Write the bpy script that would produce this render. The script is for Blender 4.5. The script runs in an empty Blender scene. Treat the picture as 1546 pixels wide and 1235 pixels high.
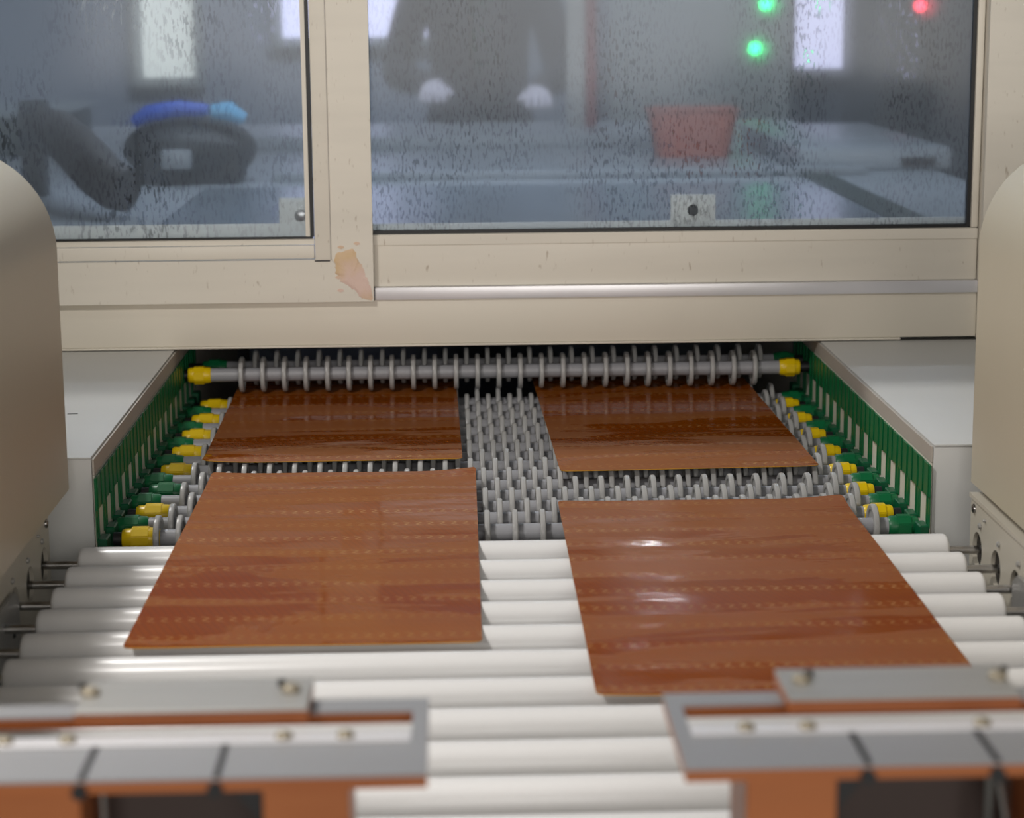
import bpy, bmesh, math, random
from mathutils import Vector, Matrix, noise as mnoise
random.seed(7)
PI = math.pi
C = bpy.context.scene.collection
scene = bpy.context.scene

# ------------------------------------------------------------------ camera
cam_d = bpy.data.cameras.new('camera'); cam = bpy.data.objects.new('camera', cam_d); C.objects.link(cam)
scene.camera = cam
F = 3100.0
th = math.atan(617/F); psi = math.atan(93/F); roll = 0.0087
fw = Vector((math.sin(psi)*math.cos(th), math.cos(psi)*math.cos(th), -math.sin(th)))
r0 = Vector((math.cos(psi), -math.sin(psi), 0)); u0 = r0.cross(fw)
rt = r0*math.cos(roll) - u0*math.sin(roll); up = u0*math.cos(roll) + r0*math.sin(roll)
M = Matrix((rt, up, -fw)).transposed().to_4x4(); M.translation = Vector((0, 0, .45))
cam.matrix_world = M
cam_d.sensor_fit = 'HORIZONTAL'; cam_d.sensor_width = 36.0; cam_d.lens = 36.0*F/1546
cam_d.clip_start = .05; cam_d.clip_end = 60
cam_d.dof.use_dof = True; cam_d.dof.focus_distance = 1.98
cam_d.dof.aperture_fstop = (cam_d.lens/1000)/0.0092

# ------------------------------------------------------------------ world and lights
w = bpy.data.worlds.new('world'); scene.world = w; w.use_nodes = True
w.node_tree.nodes['Background'].inputs[0].default_value = (.93, .96, 1, 1)
w.node_tree.nodes['Background'].inputs[1].default_value = .06
def area(name, loc, target, sx, sy, power, col=(1, 1, 1)):
    l = bpy.data.lights.new(name, 'AREA'); l.shape = 'RECTANGLE'; l.size = sx; l.size_y = sy; l.energy = power; l.color = col
    o = bpy.data.objects.new(name, l); C.objects.link(o); o.location = loc
    o.rotation_euler = (Vector(target)-Vector(loc)).to_track_quat('-Z', 'Y').to_euler()
    return o
area('ceiling_lamp_rear', (-1.0, 2.72, 2.3), (-.3, 1.9, 0), .14, .05, 29, (1, .98, .95))
area('ceiling_lamp_front', (-.65, .95, 2.3), (-.2, 2.0, 0), .35, .25, 3, (1, .95, .87))
area('conveyor_fill', (-.62, .75, 1.2), (.0, 1.4, 0), .12, .12, 11, (1, .96, .92))  # fill light added above the conveyor to brighten rollers, sheets and covers
area('front_fill', (.3, -2.6, .75), (.1, 1.9, .2), 3.2, 1.3, 84, (1, .96, .91))  # broad soft fill added behind the camera, no window built there
area('back_wall_fill', (.2, 5.0, 2.5), (.2, 7.2, .9), 1.5, .3, 42, (.82, .88, 1))  # extra light added to brighten the back wall behind the person
area('chamber_fill', (.15, 3.3, .915), (.15, 3.3, 0), 1.5, .08, 7, (.76, .86, 1))  # unseen fill added to lift the dim space behind the glass
scene.view_settings.view_transform = 'Standard'; scene.view_settings.look = 'None'
scene.view_settings.gamma = 1; scene.view_settings.exposure = 0.0
scene.view_settings.use_curve_mapping = False

# ------------------------------------------------------------------ materials
def S(r, g, b):
    f = lambda c: (c/255/12.92) if c/255 <= .04045 else ((c/255+.055)/1.055)**2.4
    return (f(r), f(g), f(b), 1)
def mat(name, col, rough=.5, metal=0, spec=.5, var=0.0, vscale=8, bump=0.0, bscale=60, stretch=(1, 1, 1), emit=None, es=1, coat=0, second=None, lo=.45, hi=.7, trans=0):
    m = bpy.data.materials.new(name); m.use_nodes = True; nt = m.node_tree; N = nt.nodes; L = nt.links
    p = N['Principled BSDF']
    p.inputs['Base Color'].default_value = col; p.inputs['Roughness'].default_value = rough
    p.inputs['Metallic'].default_value = metal; p.inputs['Specular IOR Level'].default_value = spec
    p.inputs['Coat Weight'].default_value = coat
    p.inputs['Transmission Weight'].default_value = trans
    if emit: p.inputs['Emission Color'].default_value = emit; p.inputs['Emission Strength'].default_value = es
    tc = N.new('ShaderNodeTexCoord'); mp = N.new('ShaderNodeMapping'); mp.inputs['Scale'].default_value = stretch
    L.new(tc.outputs['Object'], mp.inputs[0])
    if var or second:
        n = N.new('ShaderNodeTexNoise'); n.inputs['Scale'].default_value = vscale; n.inputs['Detail'].default_value = 5
        L.new(mp.outputs[0], n.inputs['Vector'])
        cr = N.new('ShaderNodeValToRGB'); L.new(n.outputs['Fac'], cr.inputs[0])
        cr.color_ramp.elements[0].position = lo; cr.color_ramp.elements[1].position = hi
        c2 = second if second else tuple(c*(1-var) for c in col[:3])+(1,)
        cr.color_ramp.elements[0].color = col; cr.color_ramp.elements[1].color = c2
        L.new(cr.outputs[0], p.inputs['Base Color'])
    if bump:
        n2 = N.new('ShaderNodeTexNoise'); n2.inputs['Scale'].default_value = bscale; n2.inputs['Detail'].default_value = 3
        L.new(mp.outputs[0], n2.inputs['Vector'])
        b = N.new('ShaderNodeBump'); b.inputs['Strength'].default_value = bump; b.inputs['Distance'].default_value = .002
        L.new(n2.outputs['Fac'], b.inputs['Height']); L.new(b.outputs[0], p.inputs['Normal'])
    return m

def cream_mat(name, col, mark):
    """painted aluminium with faint drawn lines and small upright stain marks"""
    m = mat(name, col, .42, spec=.4, var=.07, vscale=9, bump=.05, bscale=30, stretch=(.4, 1, 3))
    nt = m.node_tree; N = nt.nodes; L = nt.links; p = N['Principled BSDF']
    old = p.inputs['Base Color'].links[0].from_socket
    tc = N.new('ShaderNodeTexCoord'); mp = N.new('ShaderNodeMapping'); mp.inputs['Scale'].default_value = (230, 60, 70)
    L.new(tc.outputs['Object'], mp.inputs[0])
    n = N.new('ShaderNodeTexNoise'); n.inputs['Scale'].default_value = 1; n.inputs['Detail'].default_value = 2; L.new(mp.outputs[0], n.inputs['Vector'])
    r = N.new('ShaderNodeMapRange'); r.inputs[1].default_value = .68; r.inputs[2].default_value = .78; r.inputs[4].default_value = .55
    L.new(n.outputs['Fac'], r.inputs[0])
    mx = N.new('ShaderNodeMixRGB'); L.new(r.outputs[0], mx.inputs[0]); L.new(old, mx.inputs[1]); mx.inputs[2].default_value = mark
    L.new(mx.outputs[0], p.inputs['Base Color'])
    return m

CREAM = cream_mat('cream_paint', S(224, 217, 203), S(150, 130, 106))
BEAM = mat('beam_paint', S(222, 214, 198), .45, var=.05, vscale=5, bump=.03, bscale=40)
COVER = mat('beige_cover_paint', S(192, 184, 163), .38, spec=.5, var=.04, vscale=3, bump=.02, bscale=90)
FRAMEP = mat('frame_paint', S(194, 187, 172), .42, var=.06, vscale=12)
WHITEP = mat('white_housing_paint', S(202, 202, 199), .4, var=.04, vscale=4, bump=.02, bscale=120)
FLANGE = mat('flange_shade_paint', S(186, 178, 168), .5, var=.06, vscale=8)
GREYPLATE = mat('grey_brushed_sheet', S(142, 145, 150), .5, metal=.25, var=.22, vscale=14, stretch=(.35, 3, 1), bump=.04, bscale=90)
GREEN = mat('green_plastic', S(0, 104, 58), .38, var=.12, vscale=30)
GREEND = mat('dark_green_plastic', S(0, 88, 54), .4, var=.15, vscale=30)
YELLOW = mat('yellow_plastic', S(232, 196, 0), .35, var=.06, vscale=40)
GREYPL = mat('grey_pvc', S(168, 167, 165), .33, var=.06, vscale=60)
GREYROD = mat('grey_rod_pvc', S(154, 154, 158), .42, var=.08, vscale=30)
BLACK = mat('black_rubber', S(18, 18, 20), .5)
DARKHOLE = mat('dark_bearing', S(46, 42, 40), .45, metal=.3)
WHITEPL = mat('white_roller_plastic', S(230, 229, 228), .28, spec=.45, var=.03, vscale=6)
SCREWM = mat('dull_brass_screw', S(150, 140, 122), .45, metal=.4)
TABW = mat('white_tab_plastic', S(246, 246, 242), .5)
STEEL = mat('steel', S(176, 174, 172), .24, metal=1, var=.1, vscale=40)
DSTEEL = mat('dull_steel', S(168, 166, 162), .4, metal=.45, var=.12, vscale=18, stretch=(.3, 3, 1))
ALU = mat('grey_aluminium', S(152, 152, 154), .42, metal=.35, var=.06, vscale=10, stretch=(.2, 3, 1))
ALUW = mat('bare_aluminium_rail', S(222, 220, 222), .32, metal=.3, var=.05, vscale=10)
BAKE = mat('orange_bakelite', S(162, 94, 48), .42, second=S(142, 76, 34), vscale=14, stretch=(.3, 1, 2))
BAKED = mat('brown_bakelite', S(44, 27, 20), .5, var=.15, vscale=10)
PUTTY = mat('pink_putty', S(224, 196, 182), .65, second=S(216, 186, 146), vscale=24, bump=.5, bscale=90, lo=.4, hi=.62)
WETW = mat('white_deck_plastic', S(170, 176, 182), .35, var=.1, vscale=3)
WATER = mat('wet_tray_surface', S(132, 142, 152), .24, spec=.8, var=.15, vscale=5, bump=.35, bscale=40)
DARKSLOT = mat('dark_slot', S(62, 72, 66), .5, var=.3, vscale=30)
PINK = mat('pink_plastic', S(206, 128, 112), .4, var=.08, vscale=6)
BLUEP = mat('blue_plastic', S(44, 96, 214), .4, var=.1, vscale=10)
CYANP = mat('pale_blue_plastic', S(104, 186, 232), .4)
CHAR = mat('charcoal_housing', S(48, 50, 52), .5, var=.15, vscale=6)
CHAR2 = mat('dark_brown_rubber', S(58, 52, 50), .55, var=.15, vscale=9)
CLOTH = mat('dark_cloth', S(26, 27, 36), .8, var=.2, vscale=10)
SKIN = mat('light_glove', S(222, 218, 232), .5)
CABINET = mat('pale_cabinet', S(150, 160, 164), .45, var=.08, vscale=2)
WALLM = mat('back_wall_paint', S(146, 156, 172), .7, var=.1, vscale=1.2)
FLOORM = mat('floor_paint', S(110, 116, 112), .5, var=.15, vscale=2)
BASEM = mat('base_paint', S(150, 146, 138), .5, var=.06, vscale=2)
TRAYM = mat('dark_drip_tray', S(72, 66, 52), .45, var=.2, vscale=8)
REDM = mat('red_stripe', S(150, 44, 58), .5)
WIN = mat('daylit_window', S(200, 205, 230), .5, emit=(.74, .73, 1, 1), es=1.0)
WINW = mat('warm_daylit_window', S(210, 210, 205), .5, emit=(.86, .92, .88, 1), es=.5)
LAMPM = mat('lamp_diffuser', S(255, 255, 250), .5, emit=(1, .98, .95, 1), es=170)
GLED = mat('green_lamp', S(0, 200, 90), .3, emit=(.02, 1, .25, 1), es=6)
RLED = mat('red_lamp', S(220, 30, 50), .3, emit=(1, .06, .1, 1), es=5)

def copper_mat(rows):
    m = bpy.data.materials.new('amber_copper_laminate'); m.use_nodes = True; nt = m.node_tree; N = nt.nodes; L = nt.links
    p = N['Principled BSDF']; p.inputs['Roughness'].default_value = .2; p.inputs['Specular IOR Level'].default_value = .05
    p.inputs['Coat Weight'].default_value = .35; p.inputs['Coat Roughness'].default_value = .05
    tc = N.new('ShaderNodeTexCoord'); sep = N.new('ShaderNodeSeparateXYZ'); L.new(tc.outputs['Object'], sep.inputs[0])
    def math_(op, a, b=None, c=None):
        n = N.new('ShaderNodeMath'); n.operation = op
        for i, v in enumerate((a, b, c)):
            if v is None: continue
            if isinstance(v, (int, float)): n.inputs[i].default_value = v
            else: L.new(v, n.inputs[i])
        return n.outputs[0]
    x, y = sep.outputs[0], sep.outputs[1]
    # rows of small slanted S-shaped marks
    ry = math_('FRACT', math_('MULTIPLY', y, 1/rows)); rx = math_('FRACT', math_('MULTIPLY', x, 1/.0102))
    dy = math_('MULTIPLY', math_('SUBTRACT', ry, .5), rows); dx = math_('MULTIPLY', math_('SUBTRACT', rx, .5), .0102)
    band = math_('LESS_THAN', math_('ABSOLUTE', dy), .0065)
    wob = math_('MULTIPLY', math_('SINE', math_('MULTIPLY', dy, 620)), .0022)
    d = math_('ABSOLUTE', math_('SUBTRACT', math_('ADD', dx, math_('MULTIPLY', dy, .3)), wob))
    mark = math_('MULTIPLY', math_('LESS_THAN', d, .0011), band)
    # fine traces between the rows
    hat = math_('SINE', math_('ADD', math_('MULTIPLY', x, 1100), math_('MULTIPLY', y, 420)))
    trace = math_('MULTIPLY', math_('GREATER_THAN', hat, .55), math_('SUBTRACT', 1, band))
    # edge holes
    n = N.new('ShaderNodeTexNoise'); n.inputs['Scale'].default_value = 7; n.inputs['Detail'].default_value = 5
    mp = N.new('ShaderNodeMapping'); mp.inputs['Scale'].default_value = (.8, 2.2, 1); L.new(tc.outputs['Object'], mp.inputs[0]); L.new(mp.outputs[0], n.inputs['Vector'])
    cr = N.new('ShaderNodeValToRGB'); L.new(n.outputs['Fac'], cr.inputs[0])
    cr.color_ramp.elements[0].position = .38; cr.color_ramp.elements[0].color = S(131, 60, 1)
    cr.color_ramp.elements[1].position = .66; cr.color_ramp.elements[1].color = S(138, 69, 4)
    m1 = N.new('ShaderNodeMixRGB'); L.new(math_('MULTIPLY', trace, .24), m1.inputs[0]); L.new(cr.outputs[0], m1.inputs[1]); m1.inputs[2].default_value = S(100, 56, 26)
    m2 = N.new('ShaderNodeMixRGB'); L.new(math_('MULTIPLY', math_('MULTIPLY', mark, n.outputs['Fac']), .62), m2.inputs[0]); L.new(m1.outputs[0], m2.inputs[1]); m2.inputs[2].default_value = S(206, 164, 104)
    L.new(m2.outputs[0], p.inputs['Base Color'])
    # wet film: glossy where it lies thick, satin where dried, pale reflected sheen painted in
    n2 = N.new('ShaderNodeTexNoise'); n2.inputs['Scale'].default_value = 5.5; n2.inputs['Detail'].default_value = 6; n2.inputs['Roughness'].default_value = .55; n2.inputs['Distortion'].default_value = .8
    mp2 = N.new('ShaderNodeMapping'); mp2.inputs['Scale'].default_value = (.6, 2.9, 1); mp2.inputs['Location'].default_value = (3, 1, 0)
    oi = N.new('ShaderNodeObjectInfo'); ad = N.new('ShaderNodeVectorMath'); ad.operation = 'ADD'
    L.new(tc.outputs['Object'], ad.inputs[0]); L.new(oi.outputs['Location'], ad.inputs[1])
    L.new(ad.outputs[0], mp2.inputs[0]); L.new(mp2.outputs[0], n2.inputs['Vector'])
    dry_sheen = N.new('ShaderNodeMapRange'); L.new(n2.outputs['Fac'], dry_sheen.inputs[0]); dry_sheen.inputs[1].default_value = .487; dry_sheen.inputs[2].default_value = .517; dry_sheen.inputs[3].default_value = 0; dry_sheen.inputs[4].default_value = 1
    m3 = N.new('ShaderNodeMixRGB'); L.new(math_('MULTIPLY', dry_sheen.outputs[0], .45), m3.inputs[0]); L.new(m2.outputs[0], m3.inputs[1]); m3.inputs[2].default_value = S(146, 89, 34)
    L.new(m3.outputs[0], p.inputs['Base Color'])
    mr = N.new('ShaderNodeMapRange'); L.new(dry_sheen.outputs[0], mr.inputs[0]); mr.inputs[3].default_value = .10; mr.inputs[4].default_value = .33
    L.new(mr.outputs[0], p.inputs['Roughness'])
    L.new(math_('SUBTRACT', .13, math_('MULTIPLY', dry_sheen.outputs[0], .05)), p.inputs['Coat Weight'])
    n4 = N.new('ShaderNodeTexNoise'); n4.inputs['Scale'].default_value = 1; n4.inputs['Detail'].default_value = 2
    mp4 = N.new('ShaderNodeMapping'); mp4.inputs['Scale'].default_value = (26, 60, 1); L.new(ad.outputs[0], mp4.inputs[0]); L.new(mp4.outputs[0], n4.inputs['Vector'])
    h = math_('ADD', math_('MULTIPLY', mark, .12), math_('MULTIPLY', n4.outputs['Fac'], .5))
    b = N.new('ShaderNodeBump'); b.inputs['Strength'].default_value = .45; b.inputs['Distance'].default_value = .0012
    L.new(h, b.inputs['Height'])
    L.new(b.outputs[0], p.inputs['Normal']); L.new(b.outputs[0], p.inputs['Coat Normal'])
    return m
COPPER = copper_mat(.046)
GOLD = mat('golden_edge', S(206, 150, 44), .3, metal=.4)

def glass_mat(seed):
    """steamed pane: clear glass, a pale veil of mist, runs and drops that wiped it clear"""
    m = bpy.data.materials.new('steamed_glass'); m.use_nodes = True; nt = m.node_tree; N = nt.nodes; L = nt.links
    for n in list(N): N.remove(n)
    out = N.new('ShaderNodeOutputMaterial')
    tc = N.new('ShaderNodeTexCoord')
    def mapped(sc, loc=(0, 0, 0)):
        mp = N.new('ShaderNodeMapping'); mp.inputs['Scale'].default_value = sc; mp.inputs['Location'].default_value = loc
        L.new(tc.outputs['Object'], mp.inputs[0]); return mp.outputs[0]
    def noise(vec, scale, det=3):
        n = N.new('ShaderNodeTexNoise'); n.inputs['Scale'].default_value = scale; n.inputs['Detail'].default_value = det; L.new(vec, n.inputs['Vector']); return n.outputs['Fac']
    def rng(v, a, b, c=0., d=1.):
        r = N.new('ShaderNodeMapRange'); L.new(v, r.inputs[0])
        for i, q in enumerate((a, b, c, d)): r.inputs[i+1].default_value = q
        return r.outputs[0]
    def mul(a, b):
        n = N.new('ShaderNodeMath'); n.operation = 'MULTIPLY'
        for i, v in enumerate((a, b)):
            if isinstance(v, (int, float)): n.inputs[i].default_value = v
            else: L.new(v, n.inputs[i])
        return n.outputs[0]
    zone = rng(noise(mapped((1, 1, .55), (seed, 0, seed)), 7, 3), .42, .60)
    drops = rng(noise(mapped((1, 1, .28), (seed, 2, 1)), 420, 2), .52, .60)
    runs = rng(noise(mapped((1, 1, .035), (seed*2, 0, 0)), 120, 2), .56, .68)
    dropm = mul(zone, drops)
    mx0 = N.new('ShaderNodeMath'); mx0.operation = 'MAXIMUM'; L.new(dropm, mx0.inputs[0]); L.new(mul(runs, mul(zone, .5)), mx0.inputs[1])
    mist = rng(noise(mapped((1, 1, .7), (seed, 5, 0)), 4, 4), .3, .7, .13, .38)
    veil = mul(mist, rng(mx0.outputs[0], 0, 1, 1, .25))
    tr = N.new('ShaderNodeBsdfTransparent'); tr.inputs[0].default_value = (.86, .9, .93, 1)
    rf = N.new('ShaderNodeBsdfRefraction'); rf.inputs['IOR'].default_value = 1.02; rf.inputs['Roughness'].default_value = .55; rf.inputs[0].default_value = (.9, .93, .96, 1)
    mA = N.new('ShaderNodeMixShader'); mA.inputs[0].default_value = .35; L.new(tr.outputs[0], mA.inputs[1]); L.new(rf.outputs[0], mA.inputs[2])
    # drops bend the view
    bp = N.new('ShaderNodeBump'); bp.inputs['Strength'].default_value = .6; bp.inputs['Distance'].default_value = .002; L.new(drops, bp.inputs['Height'])
    rd = N.new('ShaderNodeBsdfRefraction'); rd.inputs['IOR'].default_value = 1.33; rd.inputs['Roughness'].default_value = .05; rd.inputs[0].default_value = (.40, .42, .46, 1); L.new(bp.outputs[0], rd.inputs['Normal'])
    mB = N.new('ShaderNodeMixShader'); L.new(mul(dropm, .6), mB.inputs[0]); L.new(mA.outputs[0], mB.inputs[1]); L.new(rd.outputs[0], mB.inputs[2])
    df = N.new('ShaderNodeBsdfDiffuse'); df.inputs[0].default_value = (.38, .45, .54, 1)
    tl = N.new('ShaderNodeBsdfTranslucent'); tl.inputs[0].default_value = (.62, .70, .80, 1)
    mV = N.new('ShaderNodeMixShader'); mV.inputs[0].default_value = .5; L.new(df.outputs[0], mV.inputs[1]); L.new(tl.outputs[0], mV.inputs[2])
    mC = N.new('ShaderNodeMixShader'); L.new(veil, mC.inputs[0]); L.new(mB.outputs[0], mC.inputs[1]); L.new(mV.outputs[0], mC.inputs[2])
    gl = N.new('ShaderNodeBsdfGlossy'); gl.inputs['Roughness'].default_value = .12
    fr = N.new('ShaderNodeFresnel'); fr.inputs['IOR'].default_value = 1.45
    mD = N.new('ShaderNodeMixShader'); L.new(mul(fr.outputs[0], .7), mD.inputs[0]); L.new(mC.outputs[0], mD.inputs[1]); L.new(gl.outputs[0], mD.inputs[2])
    L.new(mD.outputs[0], out.inputs[0])
    return m
CLEAR = bpy.data.materials.new('clear_glass'); CLEAR.use_nodes = True
_n = CLEAR.node_tree.nodes; _l = CLEAR.node_tree.links
for _q in list(_n): _n.remove(_q)
_o = _n.new('ShaderNodeOutputMaterial'); _t = _n.new('ShaderNodeBsdfTransparent'); _t.inputs[0].default_value = (.97, .98, .98, 1); _l.new(_t.outputs[0], _o.inputs[0])
def steam_front(o):
    o.data.materials.append(CLEAR)
    for p in o.data.polygons: p.material_index = 0 if p.normal.y < -.5 else 1
    return o
GLASS_A = glass_mat(1.7); GLASS_B = glass_mat(4.3)

# ------------------------------------------------------------------ mesh helpers
class MB:
    def __init__(self): self.bm = bmesh.new()
    def box(self, x0, x1, y0, y1, z0, z1, bev=0.0, seg=2):
        t = bmesh.new()
        bmesh.ops.create_cube(t, size=1)
        for v in t.verts:
            v.co = Vector(((x0+x1)/2+v.co.x*(x1-x0), (y0+y1)/2+v.co.y*(y1-y0), (z0+z1)/2+v.co.z*(z1-z0)))
        if bev: bmesh.ops.bevel(t, geom=t.edges[:], offset=bev, segments=seg, profile=.6, affect='EDGES')
        self._add(t); return self
    def _add(self, t):
        me = bpy.data.meshes.new('t'); t.to_mesh(me); t.free(); self.bm.from_mesh(me); bpy.data.meshes.remove(me)
    def lathe(self, prof, origin=(0, 0, 0), axis='x', seg=24):
        """profile of (position along axis, radius)"""
        bm = self.bm; o = Vector(origin); rings = []
        for a, r in prof:
            ring = []
            for k in range(seg):
                t = 2*PI*k/seg; c, s = r*math.cos(t), r*math.sin(t)
                p = {'x': Vector((a, c, s)), 'y': Vector((s, a, c)), 'z': Vector((c, s, a))}[axis]
                ring.append(bm.verts.new(o+p))
            rings.append(ring)
        for i in range(len(rings)-1):
            for k in range(seg):
                bm.faces.new((rings[i][k], rings[i][(k+1) % seg], rings[i+1][(k+1) % seg], rings[i+1][k]))
        bm.faces.new(rings[0][::-1]); bm.faces.new(rings[-1])
        return self
    def prism(self, pts, a0, a1, axis='y'):
        """closed outline extruded along an axis; outline pts are (x,z) for y, (x,y) for z, (y,z) for x"""
        bm = self.bm
        f = {'y': lambda p, a: (p[0], a, p[1]), 'z': lambda p, a: (p[0], p[1], a), 'x': lambda p, a: (a, p[0], p[1])}[axis]
        A = [bm.verts.new(f(p, a0)) for p in pts]; B = [bm.verts.new(f(p, a1)) for p in pts]; n = len(pts)
        bm.faces.new(A); bm.faces.new(B[::-1])
        for i in range(n): bm.faces.new((A[i], B[i], B[(i+1) % n], A[(i+1) % n]))
        return self
    def tube(self, pts, r, seg=10):
        bm = self.bm; rings = []; P = [Vector(p) for p in pts]
        for i, p in enumerate(P):
            d = (P[min(i+1, len(P)-1)]-P[max(i-1, 0)]).normalized()
            a = d.orthogonal().normalized() if i == 0 else (prev-d*prev.dot(d)).normalized()
            prev = a; b = d.cross(a)
            rr = r[i] if isinstance(r, (list, tuple)) else r
            rings.append([bm.verts.new(p+(a*math.cos(2*PI*k/seg)+b*math.sin(2*PI*k/seg))*rr) for k in range(seg)])
        for i in range(len(rings)-1):
            for k in range(seg): bm.faces.new((rings[i][k], rings[i][(k+1) % seg], rings[i+1][(k+1) % seg], rings[i+1][k]))
        bm.faces.new(rings[0][::-1]); bm.faces.new(rings[-1]); return self
    def build(self, name, m, parent=None, smooth=True, angle=35):
        bmesh.ops.recalc_face_normals(self.bm, faces=self.bm.faces[:])
        me = bpy.data.meshes.new(name); self.bm.to_mesh(me); self.bm.free()
        me.materials.append(m)
        if smooth:
            me.polygons.foreach_set('use_smooth', [True]*len(me.polygons))
            me.set_sharp_from_angle(angle=math.radians(angle))
        o = bpy.data.objects.new(name, me); C.objects.link(o)
        if parent: o.parent = parent
        return o
def thing(name, label, cat, loc=(0, 0, 0), group=None):
    o = bpy.data.objects.new(name, None); C.objects.link(o); o.location = loc; o.empty_display_size = .02
    o['label'] = label; o['category'] = cat
    if group: o['group'] = group
    return o
def part(mb, name, m, parent, label=None, **k):
    """geometry is given in world space; it is moved into the parent's frame"""
    p = Vector((0, 0, 0)); q = parent
    while q is not None: p += q.location; q = q.parent
    bmesh.ops.translate(mb.bm, verts=mb.bm.verts[:], vec=-p)
    o = mb.build(name, m, parent, **k)
    if label: o['label'] = label
    return o
def tag(o, label, cat, group=None):
    o['label'] = label; o['category'] = cat
    if group: o['group'] = group
    return o
def linkcopy(o, parent, loc, name=None):
    c = o.copy(); C.objects.link(c); c.parent = parent; c.location = loc
    return c
def box(*a, bev=0.0, seg=2): return MB().box(*a, bev=bev, seg=seg)
def struct(o): o['kind'] = 'structure'; return o

# ------------------------------------------------------------------ the setting
struct(box(-4, 5, -3, 8, -1.0, -.9).build('floor', FLOORM))
wb = struct(box(-4, 5, 7.2, 7.35, -.9, 3).build('wall_back', WALLM))
for n, (x0, x1, z0, z1, m) in enumerate([(-.56, -.06, .33, 1.05, WIN), (1.20, 1.44, .21, 1.05, WIN), (-1.04, -.86, .20, 1.05, WINW)]):
    e = bpy.data.objects.new('window_%d' % (n+1), None); C.objects.link(e); struct(e); e.location = ((x0+x1)/2, 7.18, z0)
    o = part(box(x0, x1, 7.185, 7.199, z0, z1), 'pane', m, e)
    part(box(x0-.03, x0, 7.15, 7.199, z0-.03, z1+.03).box(x1, x1+.03, 7.15, 7.199, z0-.03, z1+.03).box(x0, x1, 7.15, 7.199, z0-.03, z0).box(x0, x1, 7.15, 7.199, z1, z1+.03), 'window_frame', CABINET, e)

hl = thing('hall_lamp', 'bright lamp box hanging in the hall behind the machine', 'lamp', (.69, 6.6, 1.62))
part(box(.61, .77, 6.60, 6.72, 1.62, 1.80, bev=.004), 'housing', CABINET, hl)
part(box(.62, .76, 6.594, 6.5995, 1.63, 1.79), 'diffuser', LAMPM, hl, label='glowing diffuser')
part(MB().tube([(.69, 6.66, 1.80), (.69, 6.66, 3.2)], .006), 'cord', BLACK, hl)

# base cabinet under everything
base = thing('machine_base', 'long cream base cabinet with dark drip tray carrying both conveyors', 'machine base', (.05, 2.8, -.9))
part(box(-.85, .95, .6, 5.4, -.9, -.135, bev=.006), 'body', BASEM, base)
part(box(-.83, .93, 1.75, 5.38, -.135, -.12), 'drip_tray', TRAYM, base)
part(box(-.83, .93, .62, 1.7495, -.135, -.12), 'added_bounce_pan', WHITEP, base)  # white pan added to bounce light onto the roller undersides

# ------------------------------------------------------------------ side housings of the wheel conveyor
P = .043                                   # pitch of the wheel shafts
Y0 = 1.795
def housing(s, xi, name, label):
    """s = -1 left, +1 right; xi = inner edge x of the top flange"""
    xo = xi + s*.30
    h = thing('side_housing', label, 'housing', (xi+s*.15, 2.0, -.12))
    a, b = sorted((xi, xo))
    part(box(a, b, 1.768, 3.2, -.12, .0585, bev=.0015), 'body', WHITEP, h)
    # top lid with a fold line at the front edge
    part(box(a, b, 1.7665, 2.329, .0586, .0605, bev=.0006), 'lid', WHITEP, h)
    # inner flange strip (shade of its inward face put into the colour), and wall behind the holders
    f0, f1 = sorted((xi-s*.0005, xi-s*.0022))
    part(box(f0, f1, 1.768, 3.0, .044, .0583), 'flange', FLANGE, h, label='folded flange strip with painted inward shade')
    part(box(f0, f1, 1.768, 3.0, -.118, .0435), 'inner_wall', CREAM, h)
    # green bearing holders, one per shaft
    x_in = lambda d: xi - s*d
    def bx(mb, d0, d1, *r, **k): mb.box(*sorted((x_in(d0), x_in(d1))), *r, **k)
    blocks, strips, lowers = [], [], []
    for i in range(17):
        yc = Y0 + P*i - .012
        if i == 0:
            mb = MB()
            bx(mb, .0023, .0046, -.0208, .0195, .0130, .0425, bev=.0005, seg=1)
            bx(mb, .0046, .0053, -.0195, -.0060, .0140, .0435, bev=.0003, seg=1)
            bx(mb, .0046, .0055, .0020, .0110, .0135, .0448, bev=.0003, seg=1)
            bx(mb, .0023, .0031, -.0205, -.0060, -.0150, .0162)
            bx(mb, .0031, .0037, -.0120, -.0085, -.0150, .0162)
            bx(mb, .0023, .0029, .0180, .0200, -.0150, .0160)
            b0 = mb.build('bearing_holder', GREEN); b0.parent = h
            mb = MB()
            bx(mb, .0023, .0110, -.0190, .0020, -.0600, -.0130, bev=.001, seg=1)
            bx(mb, .0023, .0060, .0020, .0210, -.0600, -.0180, bev=.001, seg=1)
            l0 = mb.build('bearing_foot', GREEND); l0.parent = h
            off = -h.location
            b0.location = l0.location = Vector((off.x, yc-h.location.y, off.z))
        else:
            linkcopy(b0, h, Vector((off.x, yc-h.location.y, off.z)))
            linkcopy(l0, h, Vector((off.x, yc-h.location.y, off.z)))
    return h
HL = housing(-1, -.3165, 'left', 'white side housing with green bearing holders left of the wheel conveyor')
HR = housing(1, .4270, 'right', 'white side housing with green bearing holders right of the wheel conveyor')
part(box(-.372, -.362, 1.962, 1.9635, .0606, .0609), 'scratch', BLACK, HL, label='short black mark on the lid')

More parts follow.
